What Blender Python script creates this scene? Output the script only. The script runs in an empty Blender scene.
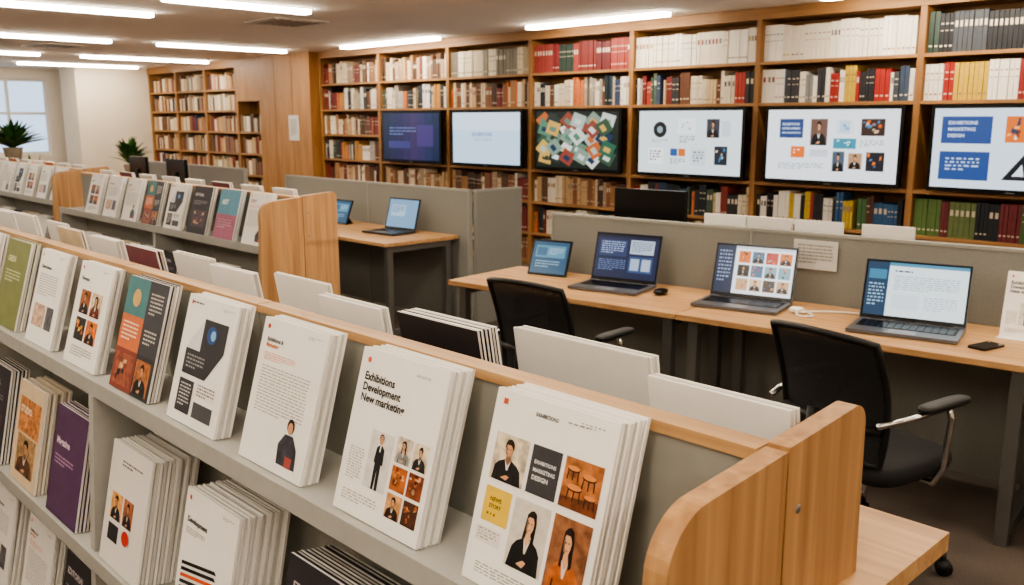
import bpy, math, random
from mathutils import Vector, Matrix
R=random.Random(7)
scn=bpy.context.scene
COL=scn.collection
# ------------------------------------------------------------ materials
def s2l(c): return c/12.92 if c<=0.04045 else ((c+0.055)/1.055)**2.4
def hx(h):
    h=h.lstrip('#'); return tuple(s2l(int(h[i:i+2],16)/255) for i in (0,2,4))+(1,)
MATS={}
def newmat(name):
    m=bpy.data.materials.new(name); m.use_nodes=True
    nt=m.node_tree; return m,nt,nt.nodes['Principled BSDF']
def C(h,rough=0.55,var=0.08,scale=25,metal=0,spec=0.4):
    key=('c',h,rough,metal,var>.2)
    if key in MATS: return MATS[key]
    m,nt,p=newmat('paint_'+h)
    c=hx(h)
    if min(c[:3])>.5: var=min(var,.015 if var<.2 else .12)
    n=nt.nodes.new('ShaderNodeTexNoise'); n.inputs['Scale'].default_value=scale; n.inputs['Detail'].default_value=3
    tc=nt.nodes.new('ShaderNodeTexCoord'); nt.links.new(tc.outputs['Object'],n.inputs['Vector'])
    r=nt.nodes.new('ShaderNodeValToRGB')
    r.color_ramp.elements[0].position=.3; r.color_ramp.elements[1].position=.7
    r.color_ramp.elements[0].color=tuple(x*(1-var) for x in c[:3])+(1,)
    r.color_ramp.elements[1].color=tuple(min(1,x*(1+var)) for x in c[:3])+(1,)
    nt.links.new(n.outputs['Fac'],r.inputs['Fac']); nt.links.new(r.outputs['Color'],p.inputs['Base Color'])
    p.inputs['Roughness'].default_value=rough; p.inputs['Metallic'].default_value=metal
    p.inputs['Specular IOR Level'].default_value=spec
    MATS[key]=m; return m
def PH(h): return C(h,.45,.5,60)     # photographic print: mottled tones
def E(h,s=1.0):
    key=('e',h,s)
    if key in MATS: return MATS[key]
    m,nt,p=newmat('screen_'+h)
    p.inputs['Base Color'].default_value=(0.01,0.01,0.01,1); p.inputs['Roughness'].default_value=.25
    p.inputs['Emission Color'].default_value=hx(h); p.inputs['Emission Strength'].default_value=s
    MATS[key]=m; return m
def wood(name,c0,c1,axis,rough=.5,fine=38,bump=.04):
    key=('w',name)
    if key in MATS: return MATS[key]
    m,nt,p=newmat(name)
    tc=nt.nodes.new('ShaderNodeTexCoord'); mp=nt.nodes.new('ShaderNodeMapping')
    sc=[fine]*3; sc[axis]=1.6; mp.inputs['Scale'].default_value=sc
    nt.links.new(tc.outputs['Object'],mp.inputs['Vector'])
    n=nt.nodes.new('ShaderNodeTexNoise'); n.inputs['Scale'].default_value=1; n.inputs['Detail'].default_value=7
    n.inputs['Distortion'].default_value=.6
    nt.links.new(mp.outputs['Vector'],n.inputs['Vector'])
    r=nt.nodes.new('ShaderNodeValToRGB'); r.color_ramp.elements[0].position=.3; r.color_ramp.elements[1].position=.68
    r.color_ramp.elements[0].color=hx(c0); r.color_ramp.elements[1].color=hx(c1)
    nt.links.new(n.outputs['Fac'],r.inputs['Fac']); nt.links.new(r.outputs['Color'],p.inputs['Base Color'])
    b=nt.nodes.new('ShaderNodeBump'); b.inputs['Strength'].default_value=bump; b.inputs['Distance'].default_value=.01
    nt.links.new(n.outputs['Fac'],b.inputs['Height']); nt.links.new(b.outputs['Normal'],p.inputs['Normal'])
    p.inputs['Roughness'].default_value=rough
    MATS[key]=m; return m
OAKX=wood('oak_grain_x','A27950','C49C6C',0)
OAKZ=wood('oak_grain_z','966C44','BE9364',2)
SHX=wood('shelf_oak_x','8A6138','A87D4C',0,fine=22)
SHZ=wood('shelf_oak_z','845B35','A37848',2,fine=22)
PANZ=wood('panel_oak_z','986836','B08250',2,fine=10)
GREY=C('93928A',.6,.04); GREYD=C('807F79',.7,.06,90); GREYL=C('ACABA5',.5,.04)
PAGE=C('F0EDE8',.7,.03); PAGE2=C('CCC7BF',.7,.03)
METAL=C('8A8A88',.35,.03,metal=.8); CHROME=C('C8C8C8',.15,.02,metal=1)
BLK=C('141414',.5,.1); BLKG=C('0C0C0D',.25,.05); 
def fabric():
    m,nt,p=newmat('chair_mesh_fabric')
    p.inputs['Base Color'].default_value=(.012,.012,.013,1); p.inputs['Roughness'].default_value=.8
    tc=nt.nodes.new('ShaderNodeTexCoord'); w=nt.nodes.new('ShaderNodeTexVoronoi'); w.inputs['Scale'].default_value=260
    nt.links.new(tc.outputs['Object'],w.inputs['Vector'])
    mr=nt.nodes.new('ShaderNodeMapRange'); mr.inputs['From Min'].default_value=.1; mr.inputs['From Max'].default_value=.45
    mr.inputs['To Min'].default_value=.75; mr.inputs['To Max'].default_value=1
    nt.links.new(w.outputs['Distance'],mr.inputs['Value']); nt.links.new(mr.outputs['Result'],p.inputs['Alpha'])
    return m
FAB=fabric()
# ------------------------------------------------------------ mesh builder
class MB:
    def __init__(s): s.v=[];s.f=[];s.m=[];s.sm=[];s.mats=[]
    def add(s,vs,fs,mat,smooth=False):
        if mat not in s.mats: s.mats.append(mat)
        k=s.mats.index(mat); o=len(s.v)
        for v in vs: s.v.append(tuple(v))
        for f in fs: s.f.append(tuple(i+o for i in f)); s.m.append(k); s.sm.append(smooth)
    def box(s,x0,x1,y0,y1,z0,z1,mat,skip=''):
        vs=[(x0,y0,z0),(x1,y0,z0),(x1,y1,z0),(x0,y1,z0),(x0,y0,z1),(x1,y0,z1),(x1,y1,z1),(x0,y1,z1)]
        F={'b':(3,2,1,0),'t':(4,5,6,7),'f':(0,1,5,4),'r':(1,2,6,5),'k':(2,3,7,6),'l':(3,0,4,7)}
        s.add(vs,[F[k] for k in F if k not in skip],mat)
    def prism(s,pts,d,mat):
        n=len(pts); d=Vector(d)
        vs=[Vector(p) for p in pts]+[Vector(p)+d for p in pts]
        fs=[tuple(range(n-1,-1,-1)),tuple(range(n,2*n))]+[(i,(i+1)%n,n+(i+1)%n,n+i) for i in range(n)]
        s.add(vs,fs,mat)
    def tube(s,pts,r,mat,seg=8,closed=False,r2=None):
        pts=[Vector(p) for p in pts]; n=len(pts); vs=[];fs=[]
        up=None
        for i,p in enumerate(pts):
            a=pts[(i-1)%n] if (closed or i>0) else p
            b=pts[(i+1)%n] if (closed or i<n-1) else p
            t=(b-a).normalized()
            if up is None: up=Vector((0,0,1)) if abs(t.z)<.9 else Vector((1,0,0))
            up=(up-t*up.dot(t)); up.normalize() 
            q=t.cross(up)
            rr=r if r2 is None else r+(r2-r)*i/(n-1)
            for k in range(seg):
                an=2*math.pi*k/seg; vs.append(p+up*math.cos(an)*rr+q*math.sin(an)*rr)
        m=n if closed else n-1
        for i in range(m):
            for k in range(seg):
                a=i*seg+k; b=i*seg+(k+1)%seg; c=((i+1)%n)*seg+(k+1)%seg; d=((i+1)%n)*seg+k
                fs.append((a,b,c,d))
        if not closed:
            fs.append(tuple(range(seg-1,-1,-1))); fs.append(tuple((n-1)*seg+k for k in range(seg)))
        s.add(vs,fs,mat,True)
    def sup(s,c,r,mat,e=.4,nu=20,nv=10):
        def pw(a): return math.copysign(abs(a)**e,a)
        vs=[];fs=[]
        for j in range(nv+1):
            ph=-math.pi/2+math.pi*j/nv
            for i in range(nu):
                th=2*math.pi*i/nu
                vs.append((c[0]+r[0]*pw(math.cos(ph))*pw(math.cos(th)),c[1]+r[1]*pw(math.cos(ph))*pw(math.sin(th)),c[2]+r[2]*pw(math.sin(ph))))
        for j in range(nv):
            for i in range(nu): fs.append((j*nu+i,j*nu+(i+1)%nu,(j+1)*nu+(i+1)%nu,(j+1)*nu+i))
        s.add(vs,fs,mat,True)
    def lathe(s,c,prof,mat,seg=20):
        vs=[];fs=[]
        for (r,z) in prof:
            for i in range(seg):
                a=2*math.pi*i/seg; vs.append((c[0]+r*math.cos(a),c[1]+r*math.sin(a),c[2]+z))
        for j in range(len(prof)-1):
            for i in range(seg): fs.append((j*seg+i,j*seg+(i+1)%seg,(j+1)*seg+(i+1)%seg,(j+1)*seg+i))
        fs.append(tuple(range(seg-1,-1,-1))); fs.append(tuple((len(prof)-1)*seg+i for i in range(seg)))
        s.add(vs,fs,mat,True)
    def obj(s,name,loc=(0,0,0),rz=0,bevel=0,parent=None):
        me=bpy.data.meshes.new(name); me.from_pydata(s.v,[],s.f)
        for m in s.mats: me.materials.append(m)
        me.polygons.foreach_set('material_index',s.m); me.polygons.foreach_set('use_smooth',s.sm)
        me.update()
        o=bpy.data.objects.new(name,me); COL.objects.link(o); o.location=loc; o.rotation_euler=(0,0,rz)
        if bevel:
            b=o.modifiers.new('bevel','BEVEL'); b.width=bevel; b.segments=2; b.limit_method='ANGLE'; b.angle_limit=math.radians(40)
        if parent: o.parent=parent
        return o
TXT={}
def textgeo(t,bold):
    k=(t,bold)
    if k in TXT: return TXT[k]
    cu=bpy.data.curves.new('t','FONT'); cu.body=t; cu.size=1; cu.resolution_u=2
    if bold: cu.offset=.03
    o=bpy.data.objects.new('t',cu); COL.objects.link(o); bpy.context.view_layer.update()
    me=o.evaluated_get(bpy.context.evaluated_depsgraph_get()).to_mesh()
    vs=[(v.co.x,v.co.y) for v in me.vertices]; fs=[tuple(p.vertices) for p in me.polygons]
    o.evaluated_get(bpy.context.evaluated_depsgraph_get()).to_mesh_clear()
    bpy.data.objects.remove(o); bpy.data.curves.remove(cu)
    TXT[k]=(vs,fs); return TXT[k]
class Page:
    """flat printed page / screen: u right 0..1, d down 0..1"""
    def __init__(s,b,O,U,V,w,h,eps=.0004,mk=C):
        s.b=b;s.O=Vector(O);s.U=Vector(U).normalized();s.V=Vector(V).normalized();s.N=s.U.cross(s.V)
        s.w=w;s.h=h;s.eps=eps;s.mk=mk;s.ph=PH if mk is C else mk
    def P(s,u,d,l): return s.O+s.U*(u*s.w)+s.V*((1-d)*s.h)+s.N*(s.eps*l)
    def poly(s,pts,c,l=2,ph=False): s.b.add([s.P(u,d,l) for u,d in pts],[tuple(range(len(pts)))],(s.ph if ph else s.mk)(c))
    def rect(s,u0,d0,u1,d1,c,l=2,ph=False): s.poly([(u0,d1),(u1,d1),(u1,d0),(u0,d0)],c,l,ph)
    def ell(s,cu,cd,ru,rd,c,l=3,n=14,ph=False):
        s.poly([(cu+ru*math.cos(2*math.pi*i/n),cd-rd*math.sin(2*math.pi*i/n)) for i in range(n)],c,l,ph)
    def text(s,t,u,d,size,c,l=3,bold=False,maxw=None):
        vs,fs=textgeo(t,bold)
        if not vs: return
        k=size
        if maxw:
            wmax=max(v[0] for v in vs); k=min(size,maxw*s.w/(wmax*s.h))
        s.b.add([s.P(u,d,l)+s.U*(x*k*s.h)+s.V*(y*k*s.h) for x,y in vs],fs,s.mk(c))
    def lines(s,u0,d0,u1,d1,n,c,l=2,fill=.45):
        dd=(d1-d0)/n
        for i in range(n):
            u=u0; end=u1 if i<n-1 else u0+(u1-u0)*.55
            while u<end-.01:
                w=min(R.uniform(.03,.11)*(u1-u0+.2),end-u); s.rect(u,d0+i*dd,u+w,d0+(i+fill)*dd,c,l); u+=w+.014
    def person(s,u0,d0,u1,d1,bg,cloth='1C1C20',skin='C8956E',hair='2A1A12',l=2,full=False,lean=0,long=False):
        if bg: s.rect(u0,d0,u1,d1,bg,l,True)
        w=u1-u0;h=d1-d0
        def q(a,b): return (u0+(a+lean*(1-b))*w,d0+b*h)
        if full:
            s.poly([q(.38,1),q(.36,.55),q(.30,.52),q(.34,.28),q(.45,.22),q(.55,.22),q(.68,.28),q(.72,.55),q(.64,.55),q(.66,1),q(.54,1),q(.51,.65),q(.48,1)],cloth,l+1)
            s.ell(*q(.5,.13),.085*w,.075*h*1.1,skin,l+3); s.ell(*q(.49,.10),.10*w,.075*h,hair,l+2)
            s.poly([q(.47,.2),q(.53,.2),q(.52,.34),q(.48,.34)],'E8E2DA',l+2)
        else:
            dk='%02X%02X%02X'%tuple(int(int(skin[i:i+2],16)*.62) for i in (0,2,4))
            s.poly([q(.06,1),q(.12,.70),q(.22,.60),q(.41,.52),q(.59,.52),q(.78,.60),q(.88,.70),q(.94,1)],cloth,l+1,True)
            if long: s.poly([q(.34,.60),q(.37,.25),q(.43,.13),q(.52,.10),q(.60,.14),q(.65,.28),q(.67,.58),q(.60,.62),q(.58,.48),q(.43,.48),q(.41,.62)],hair,l+2)
            else: s.ell(*q(.5,.22),.13*w,.14*h,hair,l+2)
            s.poly([q(.41,.53),q(.59,.53),q(.52,.74),q(.48,.74)],'DDD6CC',l+3)
            s.poly([q(.45,.40),q(.55,.40),q(.58,.54),q(.50,.64),q(.43,.54)],skin if long else dk,l+4)
            s.ell(*q(.505,.30),.10*w,.15*h,skin,l+5); s.poly([q(.405,.27),q(.42,.40),q(.485,.445),q(.45,.36),q(.44,.24)],dk,l+6)
            s.poly([q(.385,.28),q(.395,.17),q(.47,.11),q(.56,.12),q(.61,.18),q(.62,.27),q(.56,.20),q(.44,.20)],hair,l+7)
            s.rect(*q(.45,.285),*q(.485,.303),'201510',l+7); s.rect(*q(.53,.285),*q(.565,.303),'201510',l+7)
            s.rect(*q(.48,.385),*q(.54,.396),'8A3A30',l+7)
            s.poly([q(.20,1),q(.24,.78),q(.27,.78),q(.26,1)],'0C0C0E',l+2); s.poly([q(.73,1),q(.71,.78),q(.74,.78),q(.79,1)],'0C0C0E',l+2)
            s.poly([q(.34,.92),q(.50,.84),q(.60,.86),q(.52,.95)],skin,l+3)
    def texture(s,u0,d0,u1,d1,base,cols,l=2,n=9):
        s.rect(u0,d0,u1,d1,base,l,True)
        for i in range(n):
            a=R.uniform(.02,.75);b=R.uniform(.02,.75);w=R.uniform(.1,.24);h=R.uniform(.1,.24)
            c=R.choice(cols)
            x0=u0+a*(u1-u0);y0=d0+b*(d1-d0);x1=x0+w*(u1-u0);y1=y0+h*(d1-d0)
            if R.random()<.35: s.ell((x0+x1)/2,(y0+y1)/2,(x1-x0)/2,(y1-y0)/2,c,l+1+i%3,ph=True)
            else: s.poly([(x0,y1),(x1,y1-.3*(y1-y0)),(x1,y0),(x0+.3*(x1-x0),y0)],c,l+1+i%3,True)
    def stools(s,u0,d0,u1,d1):
        s.rect(u0,d0,u1,d1,'A8683A',2,True); w=u1-u0;h=d1-d0
        s.poly([(u0,d1),(u1,d1),(u1,d0+.7*h),(u0,d0+.8*h)],'6A3A1E',3,True)
        for (a,b,k) in ((.25,.22,1),(.68,.30,1.1),(.35,.58,1.2),(.78,.68,.9)):
            cx=u0+a*w; cy=d0+b*h
            s.ell(cx,cy,.17*w*k,.06*h*k,'3A1C10',4); s.ell(cx,cy-.02*h,.16*w*k,.05*h*k,'D98A4A',5)
            for dx in (-.12,.0,.12): s.poly([(cx+dx*w*k-.012*w,cy+.02*h),(cx+dx*w*k*1.2-.012*w,cy+.22*h*k),(cx+dx*w*k*1.2+.02*w,cy+.22*h*k),(cx+dx*w*k+.02*w,cy+.02*h)],'2E160C',4)
# ------------------------------------------------------------ cover designs
ORG='D9702C'
def hdr(p): 
    p.rect(.07,.045,.11,.075,'D0552A'); p.lines(.72,.05,.92,.075,2,'9A9690')
def cv_grid(p):
    hdr(p); p.text('EXHIBITIONS',.36,.085,.026,'4A4A4A',bold=True); p.lines(.62,.065,.9,.08,1,'888480')
    p.person(.07,.22,.36,.46,'CFC0A8','17171A','D19A72',lean=-.05)
    p.rect(.39,.22,.63,.46,'3A3A3E'); p.text('EXHIBITIONS',.42,.31,.032,'D8D8D8',bold=True,maxw=.18); p.text('MARKETING',.42,.35,.032,'D8D8D8',bold=True,maxw=.18); p.text('DESIGN',.42,.39,.032,'D8D8D8',bold=True,maxw=.14)
    p.stools(.66,.22,.95,.46)
    p.rect(.07,.50,.30,.68,'DDB840'); p.text('NEWS',.12,.57,.03,'5A4A18',bold=True,maxw=.11); p.text('STORY',.12,.605,.03,'5A4A18',bold=True,maxw=.11); p.lines(.11,.63,.26,.66,1,'6A5418')
    p.rect(.05,.71,.27,.79,'E2DED6'); p.lines(.07,.72,.25,.78,4,'77726A')
    p.person(.33,.50,.63,.84,'CFC8BC','121216','D9A882','1A1210',lean=.06,long=True)
    p.person(.66,.50,.95,.88,'8A5A3C','B86430','DDA880','1C100C',long=True,lean=-.04)
    p.lines(.10,.89,.62,.95,4,'A5A098')
def cv_exh(p):
    p.ell(.10,.07,.022,.018,'D0552A'); p.text('NEWSLETTER',.66,.085,.022,'8A8680')
    p.text('Exhibitions',.08,.19,.068,'2E2E30',bold=True); p.text('Development',.08,.255,.068,'2E2E30',bold=True); p.text('New marketing',.08,.32,.068,'2E2E30',bold=True,maxw=.84)
    p.person(.30,.46,.56,.80,'D6D3CE','1A1A1E','B98A68','201814',full=True)
    p.person(.60,.44,.77,.59,'C6B8A4','8A8A8C','D3A27C','3A2418',long=True); p.person(.79,.44,.95,.59,'D8C8B0','2A2A2E','CE9A74','15100E')
    p.texture(.60,.61,.77,.75,'A85C2E',['D0843E','6A2E18','DCAA74'],n=12); p.texture(.79,.61,.95,.75,'84452A',['C97A42','C9A27A','301410'],n=12)
    p.person(.60,.77,.77,.91,'D09A64','2A1A16','D5A07A'); p.texture(.79,.77,.95,.91,'4A2A1C',['B0683A','D8B890'],n=10)
    p.lines(.08,.60,.26,.80,12,'B0ABA3'); p.lines(.08,.86,.5,.93,4,'B0ABA3')
def cv_text(p):
    hdr(p); p.text('Exhibitions &',.10,.16,.04,'2A2A2C',bold=True,maxw=.5); p.text('Marketing',.10,.20,.04,ORG,bold=True,maxw=.34)
    p.lines(.10,.24,.6,.30,4,ORG,fill=.3); p.lines(.10,.33,.86,.66,15,'ACA79F',fill=.35)
    p.poly([(.60,.93),(.58,.80),(.66,.72),(.78,.72),(.86,.80),(.88,.93)],'3A3A44',3,True); p.ell(.72,.66,.055,.05,'2A1A14',3); p.ell(.72,.675,.038,.04,'CF9A78',4)
    p.rect(.72,.86,.82,.93,'A04A44',4)
def cv_geo(p):
    hdr(p); p.lines(.1,.05,.5,.08,1,'55524E')
    p.poly([(.14,.62),(.14,.42),(.42,.16),(.88,.16),(.88,.38),(.62,.62)],'34353A',2)
    p.ell(.60,.27,.10,.07,'2D4E86',3); p.ell(.63,.27,.05,.04,'7FB0D8',4)
    p.poly([(.14,.42),(.42,.16),(.42,.42)],'D9DADB',3); p.rect(.14,.66,.44,.92,'34353A',3); p.rect(.50,.66,.88,.76,'E8E4DC',3)
    p.rect(.50,.80,.88,.92,'4A4B50',3); p.lines(.18,.69,.40,.88,7,'C8C8C8',l=4); p.lines(.52,.66,.86,.76,4,'66666A',l=4); p.lines(.2,.46,.55,.58,4,'9A9A9E',l=4)
def cv_quad(p):
    p.rect(0,0,1,1,'3E4046',1); p.rect(0,.0,.55,.34,'46787C'); p.rect(0,.34,.55,.64,'C86C42'); p.rect(.55,.64,1,1,'34353A'); p.rect(0,.64,.55,1,'844236')
    p.ell(.28,.18,.10,.08,'D0A868'); p.lines(.62,.1,.92,.3,6,'C8C4BC'); p.lines(.62,.42,.92,.56,4,'C8C4BC'); p.lines(.06,.40,.46,.58,5,'F2D8C0',l=3); p.person(.58,.68,.94,.97,'A8683C','222222','D09A70',l=3); p.texture(.05,.68,.5,.96,'94503C',['2A2A2E','D0A880'],n=8,l=3)
def cv_photos(p):
    hdr(p); p.text('Showcase',.1,.18,.05,'2A2A2C',bold=True,maxw=.5)
    p.person(.18,.27,.48,.50,'9A5A34','222226'); p.person(.52,.27,.84,.50,'C8B49A','6A2A20',long=True); p.texture(.18,.54,.48,.76,'2A2A2E',['D9702C','E0B23A'],n=9); p.person(.52,.54,.84,.76,'D8722C','1A1A1E')
    p.lines(.18,.82,.84,.92,4,'A09B93')
def cv_plain(p):
    hdr(p); p.text('Design Review',.12,.2,.05,'2A2A2C',bold=True,maxw=.6); p.lines(.12,.26,.8,.5,9,'A8A39B',fill=.35); p.rect(.12,.58,.55,.82,'C8A890',ph=True); p.rect(.6,.58,.85,.82,'5A5A60',ph=True)
def cv_green(p):
    p.rect(0,0,1,1,'767C4C',1); p.text('GREEN',.15,.25,.09,'D8D8B0',bold=True,maxw=.6); p.lines(.15,.35,.8,.5,4,'C2C698')
def cv_stripe(p):
    hdr(p); p.text('Development',.08,.23,.055,'252527',bold=True,maxw=.7); p.lines(.08,.27,.45,.32,3,'9A958D')
    for i in range(5): p.poly([(.08,.52+i*.045),(.70,.44+i*.045),(.74,.46+i*.045),(.08,.545+i*.045)],['1A1A1C','1A1A1C','D9552A','1A1A1C','8A3A24'][i],3)
def cv_dot(p):
    p.rect(0,0,1,1,'E2DED8',1); p.lines(.3,.12,.8,.18,2,'55524E'); p.person(.14,.40,.42,.62,'E8A060','26262A'); p.person(.46,.40,.70,.62,'A8684A','26262A'); p.ell(.60,.70,.09,.06,'C4342A',9); p.rect(.14,.66,.40,.8,'2A2A2E')
def cv_dark(p):
    p.rect(0,0,1,1,'302D33',1); p.text('EDITORIAL',.1,.2,.08,'C9C2C8',bold=True,maxw=.75); p.lines(.1,.3,.8,.4,3,'8A848C'); p.texture(.15,.5,.85,.85,'45303A',['A0522A','C8A078','6A3A50'],n=8)
def cv_purple(p):
    p.rect(0,0,1,1,'54385A',1); p.text('Magazine',.1,.35,.09,'E0D0E0',bold=True,maxw=.75); p.lines(.1,.45,.7,.55,3,'B090B0')
def cv_orange(p):
    p.rect(0,0,1,1,'D6C0A0',1); p.rect(.1,.15,.9,.5,'C4804C',ph=True); p.person(.15,.52,.85,.9,'A8845C','5A3A2A'); p.text('STUDIO',.15,.3,.09,'F2E2C8',bold=True,maxw=.6)
def cv_blue(p):
    p.rect(0,0,1,1,'5A90A8',1); p.rect(0,.5,1,1,'A8647E'); p.text('ART',.15,.3,.14,'E8F0F0',bold=True); p.lines(.1,.6,.8,.8,4,'E8C8D0')
def stack(b,x,y,z,w,h,lean,n,design,face='E9E6E0',t=.006,dirn=-1,fan=.0022,gap=.0015):
    for k in range(n):
        ln=math.radians(lean+ (0 if k==0 else R.uniform(-.6,.6)))
        ox=(R.uniform(0,fan)+k*fan*.5) if k else 0
        hh=h*(1 if k==0 else R.uniform(.99,1.0))
        if dirn<0: U=Vector((1,0,0)); V=Vector((0,math.sin(ln),math.cos(ln))); O=Vector((x+ox,y+k*(t+gap),z))
        else: U=Vector((-1,0,0)); V=Vector((0,-math.sin(ln),math.cos(ln))); O=Vector((x-ox,y-k*(t+gap),z))
        N=U.cross(V); bk=-N*t
        pm=PAGE if k%2==0 else PAGE2
        a=[O,O+U*w,O+U*w+V*hh,O+V*hh]; vs=a+[q+bk for q in a]
        b.add(vs,[(0,1,2,3)],C(face)); b.add(vs,[(1,5,6,2),(3,2,6,7),(4,0,3,7),(0,4,5,1)],pm); b.add(vs,[(5,4,7,6)],C(face))
        if k==0 and design: design(Page(b,O,U,V,w,hh,eps=.0003))
def st(name,*a,**k):
    b=MB(); stack(b,*a,**k); b.obj(name)
# ------------------------------------------------------------ room
XL,XR,YB,YF,ZC=-19.0,3.0,7.70,-3.0,2.62
def surf(name,args,mat):
    b=MB(); b.box(*args,mat); return b.obj(name)
def carpet():
    m,nt,p=newmat('carpet'); tc=nt.nodes.new('ShaderNodeTexCoord')
    n=nt.nodes.new('ShaderNodeTexNoise'); n.inputs['Scale'].default_value=180; n.inputs['Detail'].default_value=4
    n2=nt.nodes.new('ShaderNodeTexNoise'); n2.inputs['Scale'].default_value=2.5
    nt.links.new(tc.outputs['Object'],n.inputs['Vector']); nt.links.new(tc.outputs['Object'],n2.inputs['Vector'])
    ad=nt.nodes.new('ShaderNodeMath'); ad.operation='ADD'; nt.links.new(n.outputs['Fac'],ad.inputs[0]); nt.links.new(n2.outputs['Fac'],ad.inputs[1])
    r=nt.nodes.new('ShaderNodeValToRGB'); r.color_ramp.elements[0].position=.35;r.color_ramp.elements[1].position=.65
    hf=nt.nodes.new('ShaderNodeMath'); hf.operation='MULTIPLY'; hf.inputs[1].default_value=.5; nt.links.new(ad.outputs[0],hf.inputs[0])
    r.color_ramp.elements[0].color=hx('463D37'); r.color_ramp.elements[1].color=hx('6A5E55')
    nt.links.new(hf.outputs[0],r.inputs['Fac']); nt.links.new(r.outputs['Color'],p.inputs['Base Color'])
    bm=nt.nodes.new('ShaderNodeBump'); bm.inputs['Strength'].default_value=.4; bm.inputs['Distance'].default_value=.005
    nt.links.new(n.outputs['Fac'],bm.inputs['Height']); nt.links.new(bm.outputs['Normal'],p.inputs['Normal']); p.inputs['Roughness'].default_value=.95
    return m
WALLM=C('DDD2C2',.85,.03,3); CEILM=C('F2EAE0',.9,.03,1.5)
surf('floor',(XL-.2,XR+.2,YF-.2,YB+.2,-.1,0),carpet())
surf('ceiling',(XL-.2,XR+.2,YF-.2,YB+.2,ZC,ZC+.12),CEILM)
surf('wall_back',(XL-.2,XR+.2,YB,YB+.2,0,ZC),WALLM)
surf('wall_front',(XL-.2,XR+.2,YF-.2,YF,0,ZC),WALLM)
surf('wall_right',(XR,XR+.2,YF,YB,0,ZC),WALLM)
b=MB()
WZ0,WZ1=1.0,2.42
wins=[(-2.4,-.4),(0.3,2.3),(3.0,4.35),(4.55,5.95)]
b.box(XL-.2,XL,YF,YB,0,WZ0,WALLM); b.box(XL-.2,XL,YF,YB,WZ1,ZC,WALLM)
ys=[YF]+[v for w in wins for v in w]+[YB]
for i in range(0,len(ys),2): b.box(XL-.2,XL,ys[i],ys[i+1],WZ0,WZ1,WALLM)
b.obj('wall_left')
FR=C('D8D4CC',.5,.02)
for i,(a,c) in enumerate(wins):
    b=MB()
    for (y0,y1) in ((a,a+.05),(c-.05,c),((a+c)/2-.025,(a+c)/2+.025)): b.box(XL-.12,XL-.06,y0,y1,WZ0,WZ1,FR)
    for z in (WZ0,1.75,WZ1-.05): b.box(XL-.115,XL-.065,a+.05,c-.05,z,z+.05,FR)
    b.obj('window_%d'%(i+1))
b=MB(); b.box(-18.4,-17.6,6.0,7.69,0,ZC-.002,C('DDD2C0',.85,.03,3)); b.obj('column_1')  # full-height cream column at the far left, beside the windows
for nm,a in (('baseboard_right',(XR-.02,XR,YF+.01,7.2,0,.1)),('baseboard_front',(XL,XR-.03,YF,YF+.02,0,.1))): surf(nm,a,C('8A6A48'))
# ceiling lights
LM,nt,p=newmat('led_diffuser'); p.inputs['Base Color'].default_value=(.8,.8,.8,1)
p.inputs['Emission Color'].default_value=(1,.88,.72,1); p.inputs['Emission Strength'].default_value=33
def strip(x0,y0,x1,y1,w=.11):
    b=MB()
    if abs(x1-x0)>abs(y1-y0): a=(x0,x1,y0-w/2,y0+w/2)
    else: a=(x0-w/2,x0+w/2,y0,y1)
    b.box(*a,ZC-.045,ZC-.010,LM,skip='t'); b.box(a[0]-.012,a[1]+.012,a[2]-.012,a[3]+.012,ZC-.010,ZC-.0008,FR)
    b.obj('ceiling_light')
for s in [(-6.85,6.9,-5.1,6.9),(-10.4,6.98,-8.46,6.98),(-3.6,6.9,-1.8,6.9),(0,6.9,1.8,6.9),
          (-11.6,5.0,-11.6,6.8),(-14.6,5.1,-14.6,7.1),(-17.0,4.9,-17.0,6.9),(-11.6,2.7,-11.6,4.4),(-14.6,2.9,-14.6,4.5),(-17,2.6,-17,4.4),
          (-8.46,2.0,-8.46,3.6),(-7.25,3.2,-7.25,4.5),(-5.2,2.2,-5.2,4.2),(-3.2,2.0,-3.2,4.6),(-1.0,2.2,-1.0,4.8),(1.4,2.2,1.4,4.8),
          (-5.2,-1.2,-5.2,.8),(-2.6,-1.4,-2.6,.8),(-.3,-1.6,-.3,.6),(1.6,-1.6,1.6,.4),(-8.46,-1.2,-8.46,.8),(-11.6,-1.2,-11.6,.8),(-15,-1.2,-15,.8)]: strip(*s)
for (x,y) in ((-8.3,4.9),(-13,4.2)):
    b=MB(); b.box(x-.3,x+.3,y-.3,y+.3,ZC-.012,ZC-.0008,C('C8BEB2'))
    for k in range(7): b.box(x-.26,x+.26,y-.25+k*.075,y-.22+k*.075,ZC-.02,ZC-.011,C('A0968A'))
    b.obj('ceiling_vent')
# ------------------------------------------------------------ wall bookcase
BF,BK=7.33,7.66
SH=[.06,.38,.74,1.10,1.80,2.16]
TOP=2.52
bays=[-11.56+1.43*i for i in range(11)]
b=MB()
for x in bays: b.box(x-.026,x+.026,BF,BK,0,TOP+.0,SHZ)
b.box(bays[0],bays[-1],BK,BK+.03,0,ZC-.001,SHX)
b.box(bays[0]-.03,bays[-1]+.03,BF-.01,BK,TOP,ZC-.001,SHX)
for i in range(10):
    x0,x1=bays[i]+.026,bays[i+1]-.026
    for z in SH: b.box(x0,x1,BF+.005,BK,z-.028,z,SHX)
    b.box(x0,x1,BF+.02,BK,0,.03,SHX)
    if i==0: b.box(x0,x1,BF+.005,BK,1.42,1.45,SHX)
b.obj('built_in_bookcase',bevel=.002)
MIX=['E4DED2','D8CDB8','A23A30','74302C','3A4664','242E36','BA8644','4C5E50','9C9488','E9E4DA','6A4632','D0C4AC','34566E','A8A298','C4744A','343436','EFEAE0','8A3C36','E4DED2','C8B088','DCD4C4']
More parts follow.
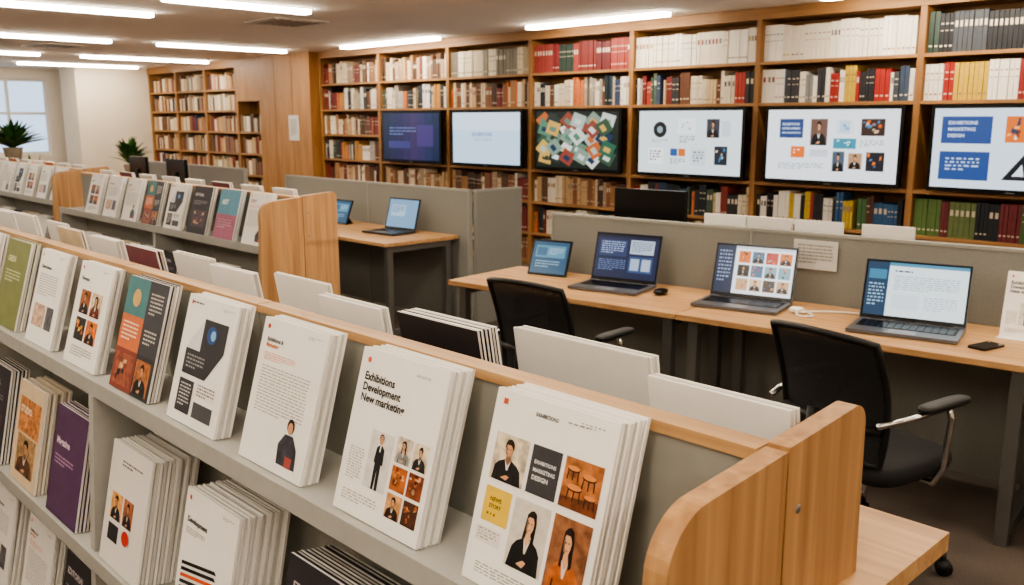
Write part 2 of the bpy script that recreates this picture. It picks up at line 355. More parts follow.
WHT=['F0EBE0','E8E2D4','F4F0E8','E2DACA']
RED=['74302E','843436','642A2E','96403A']; GRN=['4C5A48','34443C','5A6A54','6C7460','C0B49A']; TAN=['A89878','C8B494','8E8470','D0C4A8','7C7466','E0D6C0']
DRK=['2E3034','24262A','3E3E44','2C3640','44484E','8A8C8A']; BRN=['6A4C38','8A6044','C0A078','4E382A','E0D0B4','A47850','EAE2D0','7A3630','D8C0A0','A89078']
WR=['F0EBE0','E8E2D4','9E302A','F0EBE0','8E302E','C8A844','2E2E32','E8E2D4','3E4C60']; GD=['4E683E','5E7844','34403A','282C32','74343A','E0DCD0','6C7C50']; BC=['1E1E22','E8E2D8','2A2A30','E8E2D8','A43C36','3A608A','CCB048','4E744C','F0EBE0','5C4034','1E1E22']
def books(b,x0,x1,z,hmax,pal,rnd,uni=False,yf=BF+.035,wmin=.022,wmax=.046,detail=True):
    x=x0+.005; h0=hmax*rnd.uniform(.84,.93); run=0; col=None; w0=.036; lab=0
    while x<x1-.03:
        if run<=0:
            col=rnd.choice(pal)
            if uni: run=rnd.randint(2,7); w0=rnd.choice([.03,.035,.04]); h0=hmax*rnd.uniform(.84,.93); lab=rnd.random()
            else: run=rnd.randint(1,3); h0=hmax*rnd.uniform(.66,.93); w0=rnd.uniform(wmin,wmax); lab=rnd.random()
        w=w0;h=h0*(1 if uni else rnd.uniform(.985,1.0))
        run-=1
        if not uni and rnd.random()<.02: x+=rnd.uniform(.02,.06); continue
        w=min(w,x1-x-.002); y=yf+rnd.uniform(0,.012); d=.2
        b.box(x,x+w-.003,y,y+d,z+.001,z+h,C(col,.5),skip='bk')
        if detail and w>.02:
            lc=('D8CDB8' if s2l(int(col[:2],16)/255)<.4 else rnd.choice(['9A5A50','55585E','B09A5A','85807A']))
            m=w*.22
            def q(a,t): b.add([(x+m,y-.0015,z+a),(x+w-m,y-.0015,z+a),(x+w-m,y-.0015,z+a+t),(x+m,y-.0015,z+a+t)],[(0,1,2,3)],C(lc))
            if lab<.22: q(h*.62,.045)
            elif lab<.6: q(h*.72,.010); q(h*.55,.006)
            if lab>.45: q(h*.15,.012)
        x+=w
plan={0:(BRN,MIX,BRN),1:(BRN,MIX,BRN),2:(TAN,BRN+['D9702C'],BRN),3:(RED+RED+GRN,MIX,BRN),4:(WHT,MIX,MIX),5:(WHT,WR+DRK,BC),6:(DRK+GRN,WR,GD),7:(WHT,MIX,BC),8:(RED,MIX,GD),9:(TAN,MIX,BRN)}
for i in range(10):
    rnd=random.Random(100+i); b=MB(); x0,x1=bays[i]+.03,bays[i+1]-.03; t,m,l=plan[i]
    books(b,x0,x1,2.16,.335,t,rnd,uni=i>=2); books(b,x0,x1,1.80,.33,m,rnd,uni=(i in (6,)))
    books(b,x0,x1,.74,.33,l,rnd,uni=i>=6); books(b,x0,x1,.38,.33,rnd.choice([BRN,MIX]),rnd); books(b,x0,x1,.06,.28,BRN,rnd)
    if i==0: books(b,x0,x1,1.10,.29,MIX,rnd); books(b,x0,x1,1.45,.31,BRN,rnd)
    b.obj('shelf_books')
# televisions
def tvA(p):
    p.rect(0,0,1,1,'D4E2EE',1); p.rect(.05,.1,.36,.44,'2A4A86'); p.text('EXHIBITIONS',.09,.2,.06,'C8D4EC',bold=True,maxw=.22); p.text('MARKETING',.09,.28,.06,'C8D4EC',bold=True,maxw=.20); p.text('DESIGN',.09,.36,.06,'C8D4EC',bold=True,maxw=.15)
    p.rect(.05,.54,.36,.9,'2A4A86'); p.lines(.09,.62,.30,.8,4,'B8C8E4',l=3); p.poly([(.44,.88),(.60,.88),(.57,.54)],'161A22',3); p.poly([(.50,.83),(.57,.83),(.555,.68)],'DCE8F2',4)
    p.texture(.44,.1,.60,.42,'D9702C',['F0B070','8A3A18','E8E0D0','2A3A5A'],n=12); p.texture(.64,.1,.78,.45,'5A3A2A',['F0B070','3A2A20','E8E0D0'],n=8); p.texture(.66,.54,.92,.9,'B8C8D8',['5A7A9A','E8EEF4','2A3A4A','D0906A'],n=9); p.person(.82,.1,.94,.45,'7A8A9A')
def tvB(p):
    p.rect(0,0,1,1,'E4EAEF',1); p.rect(.10,.13,.29,.40,'2A4478'); p.text('EXHIBITIONS',.12,.22,.05,'C8D4EC',bold=True,maxw=.14); p.text('DEVELOPMENT',.12,.28,.05,'C8D4EC',bold=True,maxw=.15); p.text('NEW MARKETING',.12,.34,.05,'C8D4EC',bold=True,maxw=.15)
    p.person(.35,.13,.48,.50,'6A5048','1A1C22'); p.rect(.53,.12,.69,.36,'F4F6F8'); p.rect(.535,.13,.685,.35,'DCE4EA',3); p.texture(.57,.16,.65,.32,'B8D0E4',['2E6AA8','4A9AC8'],n=4,l=4); p.texture(.53,.40,.70,.54,'3A8AA0',['B8E0E8','1E4A5A'],n=5)
    p.texture(.73,.13,.90,.36,'3A2A26',['C0602C','4A7AA0','D0B090'],n=12); p.rect(.20,.52,.31,.68,'E0702C'); p.lines(.22,.56,.29,.64,2,'F8E0D0',l=3); p.person(.53,.58,.62,.86,'4A5A6A'); p.rect(.35,.56,.49,.66,'C8CED6'); p.lines(.73,.42,.9,.52,4,'8A94A0'); p.person(.65,.60,.75,.82,'B08A68'); p.lines(.10,.76,.46,.86,4,'9AA4B0'); p.texture(.78,.58,.91,.84,'20242E',['5A6A8A','D0702C'],n=5)
def tvC(p):
    p.rect(0,0,1,1,'DCE8EC',1); p.ell(.22,.30,.07,.13,'1A1E24'); p.ell(.22,.30,.03,.055,'8AA4AE',4); p.lines(.14,.46,.3,.52,2,'6A7480'); p.rect(.40,.12,.57,.36,'F2F5F7'); p.texture(.43,.16,.54,.32,'E8EEF0',['C04A3A','4A8AA8','6A9A5A'],n=5,l=3); p.lines(.42,.40,.58,.52,3,'6A7480')
    p.person(.68,.13,.80,.42,'3A3E48'); p.rect(.10,.60,.26,.86,'F2F5F7'); p.lines(.12,.64,.24,.82,4,'3A4048',l=3); p.rect(.33,.60,.40,.72,'2E5A96'); p.rect(.41,.60,.48,.72,'D0702C'); p.lines(.33,.76,.48,.86,3,'7A848E'); p.rect(.54,.60,.68,.86,'D0DAE0'); p.lines(.56,.64,.66,.82,4,'4A545E',l=3); p.texture(.76,.55,.88,.84,'2A2E38',['D0702C','3A7AA8','E0D0B0'],n=8); p.rect(.82,.16,.9,.4,'C8D4DA')
def tvD(p):
    p.rect(0,0,1,1,'1C2A26',1)
    cs=['D8E0D8','2E6A54','C86A3A','B8C4BC','3A5A44','D8B060','5A8A70','1E3A5A','F0EEE6','6A8A74','984A3E','E0E4DC','2A3A34','8AA090']
    rr=random.Random(12)
    for k in range(30):
        i,j=k%6,k//6
        cx=.09+i*.155+rr.uniform(-.03,.03); cy=.13+j*.17+rr.uniform(-.04,.04); a=rr.uniform(.2,1.2); w,h=.08,.12
        cx=min(max(cx,.1),.9); cy=min(max(cy,.16),.84)
        def q(u,v): return (cx+(u*math.cos(a)-v*math.sin(a))*w,cy+(u*math.sin(a)+v*math.cos(a))*h)
        c=rr.choice(cs); l=2+(k%4)*2
        p.poly([q(-1,1),q(1,1),q(1,-1),q(-1,-1)],c,l); p.poly([q(-.5,.5),q(.5,.5),q(.5,-.2),q(-.5,-.2)],rr.choice(cs),l+1)
def tvE(p):
    p.rect(0,0,1,1,'BCD4EA',1); p.rect(0,0,1,.35,'CCE0F0',2); p.text('EXHIBITIONS',.30,.46,.10,'6A88B4',bold=True,maxw=.40); p.text('DEVELOPMENT',.33,.56,.08,'86A2C8',maxw=.34)
def tvF(p):
    for i in range(8): p.rect(i/8,0,(i+1)/8,1,['1E2A4A','26305A','302E60','3C3468','4A3A6C','3E3A70','2C3A66','20345C'][i],1)
    p.lines(.12,.3,.6,.5,3,'7A88C0'); p.rect(.1,.6,.5,.75,'4A4A90'); p.rect(.62,.25,.9,.7,'54448A')
STR={tvA:1.15,tvB:1.15,tvC:1.1,tvD:.85,tvE:1.15,tvF:.65}
for k,(cx,ds) in enumerate(zip([-2.22,-3.65,-5.08,-6.51,-7.94,-9.37],[tvA,tvB,tvC,tvD,tvE,tvF])):
    b=MB(); z0,z1=1.11,1.765; hw=.61
    b.box(cx-hw,cx+hw,7.265,7.31,z0,z1,BLKG); b.box(cx-.25,cx+.25,7.31,7.40,1.3,1.6,BLK); b.box(cx-.06,cx+.06,7.40,7.655,1.38,1.52,METAL)
    b.box(cx-.03,cx+.03,7.26,7.265,z0+.004,z0+.012,METAL)
    s=STR[ds]
    ds(Page(b,(cx-hw+.028,7.263,z0+.032),(1,0,0),(0,0,1),2*hw-.056,z1-z0-.06,eps=.0012,mk=lambda h,s=s:E(h,s)))
    b.obj('wall_television')
# far left joinery
b=MB(); b.box(-13.08,-11.60,7.18,7.69,0,ZC-.002,PANZ)
for x in (-12.6,-12.1): b.box(x-.003,x+.003,7.176,7.18,0,ZC-.01,SHZ)
b.obj('oak_wall_panel')
b=MB(); b.box(-12.2,-11.92,7.165,7.176,1.35,1.72,FR); Page(b,(-12.19,7.164,1.36),(1,0,0),(0,0,1),.26,.35).lines(.15,.15,.85,.85,8,'8A8680'); b.obj('wall_notice')
b=MB(); fx=[-17.55,-16.4,-15.25,-14.1,-13.12]
for x in fx: b.box(x-.03,x+.03,BF,BK,0,2.5,SHZ)
b.box(fx[0]-.03,fx[-1]+.03,BK,BK+.03,0,2.5,SHX); b.box(fx[0]-.03,fx[-1]+.03,BF-.01,BK,2.5,ZC-.001,SHX)
b.box(-14.07,-13.15,BF-.005,BK,1.95,2.5,PANZ)
bb=MB(); rnd=random.Random(5)
for i in range(4):
    for j in range(7):
        z=.06+.35*j
        if i==3 and z>1.7: continue
        b.box(fx[i]+.03,fx[i+1]-.03,BF+.005,BK,z-.03,z,SHX)
        books(bb,fx[i]+.035,fx[i+1]-.035,z,.31,[BRN,TAN+BRN,BRN+['74302C','3A4664']][(i+j)%3],rnd,detail=False)
b.obj('far_bookcase'); bb.obj('shelf_books')
# ------------------------------------------------------------ magazine racks
def rack(xl,xr,yd,ups,joints,ext=.075):
    b=MB()
    js=sorted([xl]+joints+[xr])
    for a,c in zip(js,js[1:]):
        b.box(a+.003,c-.003,yd-.015,yd+.015,.03,1.245,GREY); b.box(a+.003,c-.003,yd-.02,yd+.02,1.2455,1.262,OAKX)
    yl=[(1.0,.185),(.56,.235),(.11,.25)]
    for z,d in yl:
        b.box(xl,xr,yd-d,yd-.015,z-.014,z,GREYL); b.box(xl,xr,yd-d-.006,yd-d,z-.03,z+.012,GREYL)
    b.box(xl,xr,yd+.015,yd+.2,.11-.014,.11,GREYL); b.box(xl,xr,yd+.015,yd+.22,.56-.014,.56,GREYL)
    b.box(xl,xr+ext,yd+.017,yd+(.43 if ext>.05 else .2),1.0,1.03,OAKX)
    for x in ups+[xl+.02]:
        b.prism([(x-.015,yd-.015,0),(x-.015,yd-.26,0),(x-.015,yd-.19,.985),(x-.015,yd-.015,.985)],(.03,0,0),GREYL)
        b.prism([(x-.015,yd+.18,0),(x-.015,yd+.016,0),(x-.015,yd+.016,.99),(x-.015,yd+.18,.99)],(.03,0,0),GREYL)
    pts=[(xr,yd-.295,0),(xr,yd-.240,1.13)]
    cy,cz,r=yd-.165,1.175,.075
    for k in range(9):
        a=math.pi-(math.pi/2)*k/8; pts.append((xr,cy+r*math.cos(a),cz+r*math.sin(a)))
    pts+= [(xr,yd-.002,1.262),(xr,yd-.002,0)]
    b.prism(pts[::-1],(.03,0,0),OAKZ)
    zb=1.0305 if ext>.05 else 0
    pts=[(xr,yd+.002,zb),(xr,yd+.002,1.266),(xr,yd+.15,1.277)]
    for k in range(7):
        a=math.pi/2-(math.pi/2)*k/6; pts.append((xr,yd+.175+.03*math.cos(a),1.249+.03*math.sin(a)))
    pts+=[(xr,yd+.21,zb)]
    b.prism(pts[::-1],(.03,0,0),OAKZ)
    if ext>.05: b.box(xr,xr+.03,yd+.002,yd+.35,0,.998,OAKZ)
    for z in (1.06,1.18,.8): 
        b.sup((xr+.031,yd+.03,z),(.002,.006,.006),METAL,1,10,6)
    return b.obj('magazine_rack',bevel=.0025)
YD=.945
rack(-5.9,-.53,YD,[-2.30,-4.1],[-1.74,-2.47,-3.2,-4.0,-4.8])
row1=[(cv_grid,'F2EFEA',7),(cv_exh,'F2EFEA',6),(cv_text,'F0EDE8',5),(cv_geo,'F0EDE8',5),(cv_quad,'3E4046',4),(cv_photos,'F0EDE8',4),(cv_plain,'F0EDE8',3),(cv_green,'767C4C',4),(cv_plain,'E6E2DA',4),(cv_geo,'EAE7E1',4),(cv_dark,'302D33',4),(cv_text,'EAE7E1',4),(cv_plain,'EAE7E1',4),(cv_photos,'EAE7E1',4)]
for i,(d,f,n) in enumerate(row1):
    st('magazine_stack',-.915-.335*i,.785,1.003,.228,.278,16,n,d,f)
row2=[(-.98,cv_plain,'F0EDE8',8),(-1.40,cv_dark,'302D33',9),(-1.83,cv_stripe,'F2EFEA',12),(-2.25,cv_dot,'E2DED8',12),(-2.66,cv_purple,'54385A',5),(-3.0,cv_orange,'D6C0A0',8),(-3.34,cv_dark,'302D33',6),(-3.68,cv_text,'EAE7E1',6),(-4.45,cv_blue,'5A90A8',6),(-4.85,cv_plain,'EAE7E1',6)]
for x,d,f,n in row2: st('magazine_stack',x,.722,.563,.235,.305,12,n,d,f,gap=.003,fan=.004)
for x,d,f,n in [(-1.0,cv_text,'EAE7E1',8),(-1.45,cv_quad,'3E4046',8),(-1.85,cv_dark,'302D33',8),(-2.22,cv_orange,'D6C0A0',8),(-2.66,cv_dark,'302D33',8),(-3.0,cv_text,'EAE7E1',8),(-3.38,cv_plain,'EAE7E1',8),(-3.75,cv_purple,'54385A',8)]:
    st('magazine_stack',x,.705,.113,.235,.315,12,n,d,f)
rnd=random.Random(3)
rear=[(-.545,.23,.255,3,'F0EDE8',.15),(-.80,.29,.27,4,'DAD8D4',.19),(-1.13,.23,.265,6,'2A2426',.16),(-1.41,.22,.262,3,'F0EDE8',.13),(-1.67,.23,.27,2,'EDE9E2',.17),(-1.94,.22,.265,3,'F2EFEA',.14),(-2.22,.23,.265,2,'E6E2DA',.17),(-2.50,.22,.26,3,'7A4A50',.15)]
x=-2.78
while x>-5.6:
    rear.append((x,.22,rnd.uniform(.258,.275),rnd.randint(2,4),rnd.choice(['F0EDE8','E6E2DA','7A4A50','F0EDE8','D6C0A0']),rnd.uniform(.13,.18))); x-=.22+rnd.uniform(.03,.08)
for (x,w,h,n,c,yo) in rear: st('brochure_stack',x,YD+yo,1.031,w,h,10,n,None,c,t=.005,dirn=1,gap=.002)
rack(-7.2,-4.10,2.45,[-5.5],[-5.1,-6.2],ext=.03)
for i,(d,f) in enumerate([(cv_text,'F0EDE8'),(cv_blue,'5A90A8'),(cv_dark,'302D33'),(cv_geo,'F0EDE8'),(cv_quad,'3E4046'),(cv_text,'F0EDE8'),(cv_plain,'F0EDE8'),(cv_photos,'F0EDE8')]):
    st('magazine_stack',-4.45-.33*i,2.29,1.003,.23,.278,16,4,d,f)
for i in range(8): st('magazine_stack',-4.46-.34*i,2.235,.563,.23,.30,12,6,[cv_dark,cv_text,cv_orange][i%3],['302D33','EAE7E1','D6C0A0'][i%3])
for i in range(8): st('brochure_stack',-4.25-.36*i,2.58,1.031,.22,.262,12,3,None,['F0EDE8','E2DFD8','7A4A50','F0EDE8'][i%4],dirn=1)
rack(-12.2,-7.65,2.6,[-9.5],[-9.0,-10.5],ext=.03)
for i in range(12):
    d,f=[(cv_text,'F0EDE8'),(cv_plain,'F0EDE8'),(cv_photos,'F0EDE8'),(cv_geo,'F0EDE8'),(cv_text,'F0EDE8'),(cv_plain,'EAE7E1')][i%6]
    st('magazine_stack',-8.0-.34*i,2.44,1.003,.23,.278,16,4,d,f); st('magazine_stack',-8.0-.34*i,2.385,.563,.23,.30,12,6,None,['302D33','EAE7E1','D6C0A0'][i%3])
    st('brochure_stack',-7.8-.35*i,2.73,1.031,.22,.262,12,3,None,['F0EDE8','D8D4CC','C8743A'][i%3],dirn=1)
# ------------------------------------------------------------ desks
def desk(w,d,loc,rz,name='study_desk'):
    b=MB(); b.box(0,w,0,d,.722,.75,OAKX)
    for x in (.04,w-.09):
        b.box(x,x+.05,.05,.10,0,.722,METAL); b.box(x,x+.05,d-.10,d-.05,0,.722,METAL); b.box(x,x+.05,.10,d-.10,.67,.72,METAL); b.box(x,x+.05,.10,d-.10,.03,.07,METAL)
    b.box(.09,w-.09,d-.09,d-.06,.66,.72,METAL)
    return b.obj(name,loc,rz,bevel=.003)
def divider(w,loc,rz,h=1.10,seams=()):
    b=MB(); js=[0]+list(seams)+[w]
    for a,c in zip(js,js[1:]):
        b.box(a+.004,c-.004,0,.035,.04,h,GREYD); b.box(a+.002,c-.002,-.004,.039,h,h+.015,GREY); b.box(a,a+.012,-.005,.04,0,h,GREY)
    b.box(w-.012,w,-.005,.04,0,h+.015,GREY)
    return b.obj('desk_divider',loc,rz)
A=math.radians(7); ca,sa=math.cos(A),math.sin(A); OX,OY=-3.90,3.27
def dp(lx,ly,z=0): return (OX+lx*ca-ly*sa,OY+lx*sa+ly*ca,z)
desk(1.46,.66,dp(0,0),A); desk(1.50,.66,dp(1.465,0),A); desk(1.46,.66,dp(2.97,0),A)
divider(4.25,dp(.24,.672),A,h=1.085,seams=(1.28,2.78))
desk(1.46,.62,dp(0.1,.725),A); desk(1.46,.62,dp(1.60,.725),A); desk(1.3,.62,dp(3.1,.725),A)
desk(2.6,.72,(-8.0,3.93,0),0); divider(2.76,(-8.05,4.66,0),0,seams=(1.4,))
b=MB(); b.box(0,.035,0,.5,.04,1.10,GREYD); b.box(-.004,.039,-.004,.5,1.10,1.115,GREY); b.obj('desk_divider',(-5.28,4.70,0))
desk(2.8,.72,(-12.2,4.2,0),0); divider(2.8,(-12.2,4.93,0),0,seams=(1.4,))
# ------------------------------------------------------------ laptops etc
def laptop(loc,rz,design,w=.42,d=.27,h=.272,tilt=16,body='6A6C72',s=1.1):
    b=MB(); bm=C(body,.35,.03,metal=.5)
    b.box(-w/2,w/2,-d/2,d/2,.004,.018,bm); b.box(-w/2+.02,w/2-.02,-d/2+.095,d/2-.03,.018,.0188,C('17181B'))
    for r in range(5):
        for k in range(13):
            x=-w/2+.026+k*(w-.052)/13; y=-d/2+.10+r*(d-.135)/5
            b.box(x,x+(w-.052)/13-.004,y,y+(d-.135)/5-.004,.0188,.0205,BLKG,skip='b')
    b.box(-.055,.055,-d/2+.012,-d/2+.085,.018,.0186,C('7C7E84',.3))
    for sx in (-1,1):
        for sy in (-1,1): b.box(sx*(w/2-.03)-.008,sx*(w/2-.03)+.008,sy*(d/2-.03)-.008,sy*(d/2-.03)+.008,.0005,.004,BLK)
    t=math.radians(tilt); hy=d/2-.004
    V=Vector((0,math.sin(t),math.cos(t))); N=Vector((0,-math.cos(t),math.sin(t)))
    O=Vector((-w/2,hy,.019)); U=Vector((1,0,0))
    a=[O,O+U*w,O+U*w+V*h,O+V*h]; b.prism([q-N*.007 for q in a],N*.007,bm)
    b.add([O+U*.003+V*.003+N*.0006,O+U*(w-.003)+V*.003+N*.0006,O+U*(w-.003)+V*(h-.003)+N*.0006,O+U*.003+V*(h-.003)+N*.0006],[(0,1,2,3)],BLKG)
    b.tube([O+U*.05-N*.004,O+U*(w-.05)-N*.004],.007,BLK,8)
    design(Page(b,O+U*.012+V*.018+N*.001,U,V,w-.024,h-.03,eps=.0005,mk=lambda c:E(c,s)))
    return b.obj('laptop',loc,rz)
def lp1(p):
    p.rect(0,0,1,1,'1C2A4A',1); p.rect(.05,.12,.5,.5,'2E3E66'); p.lines(.08,.16,.46,.46,6,'A8B8D8',l=3); p.rect(.55,.1,.93,.42,'B8C4D4'); p.lines(.58,.14,.9,.38,6,'4A5A7A',l=3); p.rect(.55,.48,.93,.85,'38507E'); p.rect(.58,.53,.72,.8,'A8B8CC',3); p.rect(.76,.53,.9,.8,'B0BCCC',3); p.lines(.06,.58,.5,.85,6,'6A7EAC'); p.rect(0,0,1,.05,'0E1830',2)
def lp2(p):
    p.rect(0,0,1,1,'E8ECEF',1); p.rect(0,0,.24,1,'22304A'); p.lines(.03,.1,.2,.8,9,'8A9ABC',l=3)
    cs=['D9702C','2A2A2E','C8A078','3A6A8C','B8342C','E0C090','4A3A32','7AA0B0','D8843A']
    for i in range(4):
        for j in range(3):
            u=.29+i*.175; d=.10+j*.29; 
            if (i+j)%2: p.person(u,d,u+.15,d+.24,cs[(i*3+j)%9],'222226')
            else: p.texture(u,d,u+.15,d+.24,cs[(i*2+j)%9],cs,n=6)
    p.rect(.24,0,1,.05,'C8D0D8')
def lp3(p):
    p.rect(0,0,1,1,'DCE9EE',1); p.rect(0,0,.22,1,'1E3E5A'); p.rect(.02,.14,.2,.32,'3A7A9A',3); p.lines(.03,.4,.19,.85,7,'9AB8CC',l=3); p.rect(.22,0,1,.06,'4A8AA8'); p.lines(.28,.14,.6,.2,1,'2A3A4A'); p.lines(.28,.24,.92,.52,7,'9AA8B2',fill=.35); p.rect(.28,.58,.55,.86,'D4DEE4'); p.lines(.6,.6,.92,.86,6,'A4B0BA',fill=.35)
def lp4(p):
    p.rect(0,0,1,1,'7AA4C8',1); p.rect(.1,.2,.6,.6,'A8C4DA'); p.lines(.14,.25,.55,.5,4,'4A6A90',l=3)
laptop(dp(.88,.36,.75),A+math.radians(6),lp1,w=.40,s=.95)
laptop(dp(1.63,.36,.75),A+math.radians(6),lp2)
laptop(dp(2.42,.29,.75),A+math.radians(6),lp3,w=.44)
laptop((-5.9,4.33,.75),.1,lp4,w=.36,d=.25,h=.26,body='3A3C40',s=.9)
def tablet(loc,rz,design,w=.26,h=.2,s=.85):
    b=MB(); t=math.radians(22); V=Vector((0,math.sin(t),math.cos(t))); U=Vector((1,0,0)); N=U.cross(V); O=Vector((-w/2,0,.004))
    a=[O,O+U*w,O+U*w+V*h,O+V*h]; b.prism([q-N*.009 for q in a],N*.009,BLKG)
    design(Page(b,O+U*.012+V*.012+N*.0008,U,V,w-.024,h-.024,mk=lambda c:E(c,s)))
    b.prism([Vector((-.06,.012,.0)),Vector((.06,.012,.0)),Vector((.06,.13,.0)),Vector((-.06,.13,.0))],(0,0,.004),BLK)
    b.prism([Vector((-.05,.12,.004)),Vector((.05,.12,.004)),Vector((.05,.126,.004)),Vector((-.05,.126,.004))],(0,-.066,.10),BLK)
    return b.obj('tablet',loc,rz)
def tb1(p): p.rect(0,0,1,1,'2C5A7A',1); p.rect(.08,.12,.92,.5,'5A94B0'); p.rect(.12,.18,.4,.44,'3A6A8A',3); p.lines(.46,.2,.86,.42,4,'B8CCD8',l=3); p.lines(.12,.6,.8,.85,3,'8AB0C4')
tablet(dp(.36,.46,.75),A+.12,tb1,.26,.215); tablet((-6.75,4.4,.75),.05,tb1,.26,.22)
def mouse(loc,rz):
    b=MB(); b.sup((0,0,.016),(.03,.052,.0155),BLKG,.8); b.box(-.001,.001,.01,.05,.028,.0305,METAL); b.obj('computer_mouse',loc,rz)
mouse(dp(1.17,.38,.751),A)
b=MB(); pts=[]
for (cx,cy,a0) in ((.027,.062,0),(-.027,.062,90),(-.027,-.062,180),(.027,-.062,270)):
    for k in range(5):
        a=math.radians(a0+90*k/4); pts.append((cx+.011*math.cos(a),cy+.011*math.sin(a),0))
b.prism(pts,(0,0,.009),BLKG); b.box(-.032,.032,-.066,.066,.009,.0093,C('101418',.1)); b.sup((-.022,.055,.0095),(.005,.005,.001),METAL,1,10,6); b.obj('smartphone',dp(2.75,.22,.751),A-.35)
b=MB()
b.tube([(0,0,0),(.03,.03,0),(.07,.0,0),(.10,-.05,0),(.07,-.09,0),(.03,-.07,0),(.01,-.03,0),(.05,.04,0),(.12,.09,0),(.2,.13,0),(.28,.15,0)],.0045,C('E8E6E0'),6)
b.sup((.0,0,.009),(.03,.025,.013),C('EFEDE8'),.5); b.obj('charging_cable',dp(1.90,.38,.757),A)
def notice(loc,rz,w,h):
    b=MB(); b.box(0,w,-.004,0,0,h,C('C4C2BC')); p=Page(b,(0,-.0045,0),(1,0,0),(0,0,1),w,h); p.lines(.1,.15,.9,.85,6,'8A8882'); b.obj('divider_notice',loc,rz)
notice(dp(1.76,.664,.92),A,.22,.145)
st_b=MB(); stack(st_b,0,0,.001,.21,.28,14,2,cv_exh,'F2EFEA'); st_b.box(-.005,.215,-.03,.09,0,.001,C('D8D8D8')); st_b.obj('counter_sign',dp(2.75,.46,.75),A)
b=MB()
for i,(lx,c) in enumerate([(1.05,'F0EDE8'),(1.30,'E2DED6'),(1.56,'F0EDE8'),(1.9,'E6E2DA')]):
    stack(b,lx,.0,0.001,.24,.40,-6,3,None,c)
b.obj('document_stack',dp(.15,.82,.75),A)
def monitor(loc,rz,w=.56,h=.34):
    b=MB(); b.box(-w/2,w/2,-.02,.02,.13,.13+h,BLKG); b.box(-.03,.03,-.045,-.02,.02,.3,BLK); b.lathe((0,-.03,.0),[(.11,0),(.11,.012),(.03,.02)],BLK); Page(b,(w/2-.01,.021,.14),(-1,0,0),(0,0,1),w-.02,h-.02,mk=lambda c:E(c,.6)).rect(0,0,1,1,'3A5A80',1)
    b.obj('desktop_monitor',loc,rz)
monitor(dp(.72,1.02,.75),A,.48,.36); monitor((-10.4,4.6,.75),0,.5,.32); monitor((-11.5,4.6,.75),0,.5,.32)
# ------------------------------------------------------------ chairs
def chair(loc,rz):
    b=MB()
    nu,nv=12,10
    def bp(u,v):
        wv=.235*(1-.10*v)*(1-.18*(1-v)**2)
        return Vector((wv*u,-.25-.09*v+.05*u*u+.035*math.sin(v*math.pi),.50+.455*v-.02*u*u*v))
    vs=[bp(-1+2*i/nu,j/nv) for j in range(nv+1) for i in range(nu+1)]
    fs=[(j*(nu+1)+i,j*(nu+1)+i+1,(j+1)*(nu+1)+i+1,(j+1)*(nu+1)+i) for j in range(nv) for i in range(nu)]
    b.add(vs,fs,FAB,True)
    per=[bp(-1+2*i/nu,0) for i in range(nu)]+[bp(1,j/nv) for j in range(nv)]+[bp(1-2*i/nu,1) for i in range(nu)]+[bp(-1,1-j/nv) for j in range(nv)]
    b.tube(per,.013,BLK,8,closed=True)
    b.tube([bp(-.96,.28)+Vector((0,-.01,0)),bp(-.5,.28)+Vector((0,-.02,0)),bp(0,.28)+Vector((0,-.03,0)),bp(.5,.28)+Vector((0,-.02,0)),bp(.96,.28)+Vector((0,-.01,0))],.014,BLK)
    b.tube([(0,-.02,.40),(0,-.2,.40),(0,-.30,.45),(0,-.325,.56),(0,-.315,.68)],.02,BLK,10)
    b.sup((0,.0,.455),(.245,.24,.042),C('18181A',.85),.45,28,10)
    b.box(-.12,.12,-.1,.1,.385,.42,BLK)
    for s in (-1,1):
        b.tube([(s*.14,.03,.405),(s*.25,.03,.41),(s*.275,.04,.47),(s*.275,.07,.64),(s*.27,.05,.69)],.012,CHROME,8)
        b.tube([(s*.27,.05,.687),(s*.265,-.12,.68),(s*.22,-.27,.66)],.011,CHROME,8)
        b.sup((s*.268,.03,.70),(.03,.135,.014),BLK,.5,18,8)
    b.tube([(0,0,.07),(0,0,.25)],.028,BLK,14); b.tube([(0,0,.25),(0,0,.40)],.016,CHROME,12)
    for k in range(5):
        a=2*math.pi*k/5+.75; c,s=math.cos(a),math.sin(a)
        b.tube([(0.02*c,.02*s,.115),(.16*c,.16*s,.10),(.30*c,.30*s,.078)],.024,CHROME,8,r2=.013)
        b.tube([(.30*c-.018*s,.30*s+.018*c,.03),(.30*c+.018*s,.30*s-.018*c,.03)],.0295,BLK,12)
        b.tube([(.30*c,.30*s,.03),(.30*c,.30*s,.085)],.008,BLK,6)
    b.obj('office_chair',loc,rz)
chair((-1.35,3.12,.001),math.radians(-11)); chair((-2.78,3.04,.001),math.radians(4)); chair((-6.3,3.62,.001),math.radians(15)); chair((-7.35,3.3,.001),math.radians(60)); chair((-10.6,3.8,.001),.3)
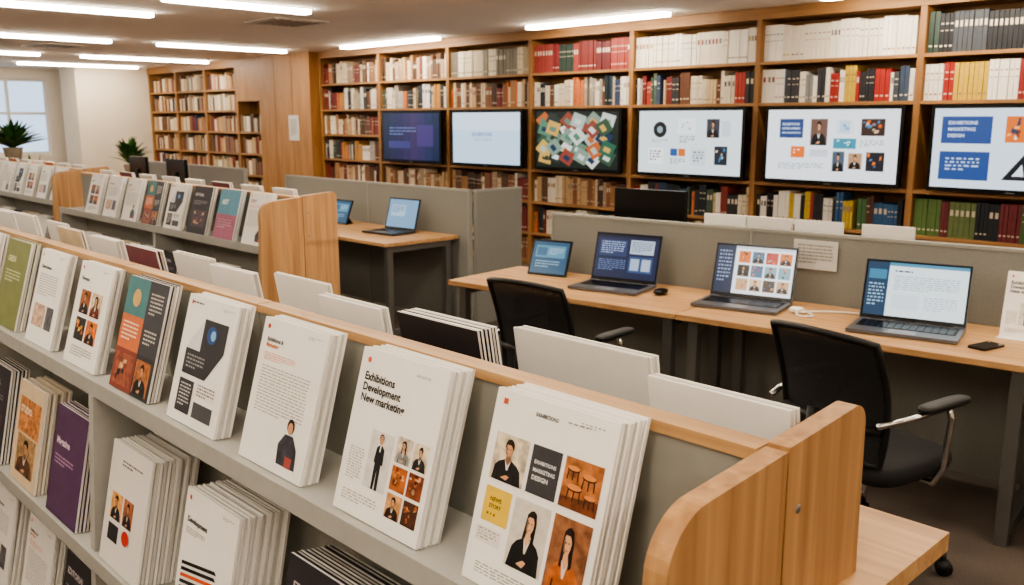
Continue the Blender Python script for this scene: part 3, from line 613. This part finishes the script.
# ------------------------------------------------------------ plants
def plant(loc,r=.28,h=.5,n=46,seed=1,name='potted_plant'):
    rnd=random.Random(seed); b=MB()
    b.lathe((0,0,0),[(.09,0),(.12,.16),(.125,.18),(.11,.18),(.10,.165)],C('8A8478'),18)
    LG=[C('2E5A2A',.5,.2),C('3E7034',.5,.2),C('24481F',.5,.2)]
    for i in range(n):
        a=rnd.uniform(0,6.28); R1=r*rnd.uniform(.3,1); H=h*rnd.uniform(.45,1)
        d=Vector((math.cos(a),math.sin(a),0)); q=Vector((-math.sin(a),math.cos(a),0)); w=rnd.uniform(.03,.055)
        pts=[]; N=6
        for k in range(N+1):
            t=k/N; c=d*(R1*t**1.3)+Vector((0,0,.16+H*(t*1.35-.65*t*t*R1/r))); ww=w*math.sin(math.pi*min(1,t*.93+.05))
            pts+=[c-q*ww,c+Vector((0,0,-ww*.4)),c+q*ww]
        fs=[]
        for k in range(N): fs+=[(3*k,3*k+1,3*k+4,3*k+3),(3*k+1,3*k+2,3*k+5,3*k+4)]
        b.add(pts,fs,rnd.choice(LG),True)
    b.obj(name,loc)
b=MB(); b.box(-13.9,-12.9,3.3,4.0,0.001,1.08,OAKZ); b.box(-13.92,-12.88,3.28,4.02,1.08,1.11,OAKX)
for k in (0,1): b.box(-13.88+.5*k,-13.42+.5*k,3.285,3.3,.06,1.04,SHZ); b.tube([(-13.45+.1*k,3.275,.5),(-13.45+.1*k,3.275,.62)],.006,METAL)
b.obj('storage_cabinet',bevel=.003)
plant((-13.35,3.68,1.112),.48,.36,75,seed=2)
desk(2.2,.7,(-16.2,5.6,0),0); plant((-15.2,5.95,.751),.36,.45,70,seed=4); plant((-17.0,5.0,.0),.4,.9,60,seed=9)
# ------------------------------------------------------------ world, camera
w=bpy.data.worlds.new('sky'); scn.world=w; w.use_nodes=True
bg=w.node_tree.nodes['Background']; bg.inputs[0].default_value=(.62,.78,1,1); bg.inputs[1].default_value=1.3
cam=bpy.data.cameras.new('camera'); co=bpy.data.objects.new('camera',cam); COL.objects.link(co); scn.camera=co
cam.sensor_width=36; cam.lens=900*36/1024; cam.clip_start=.05
f=Vector((-0.7178*.9821,0.6963*.9821,-.1882)).normalized()
co.location=(0,0,1.65); co.rotation_euler=f.to_track_quat('-Z','Y').to_euler()
cam.dof.use_dof=True; cam.dof.focus_distance=1.7; cam.dof.aperture_fstop=8
try:
    scn.view_settings.view_transform='AgX'; scn.view_settings.look='AgX - Medium High Contrast'
except Exception as e: print(e)
scn.view_settings.exposure=.28
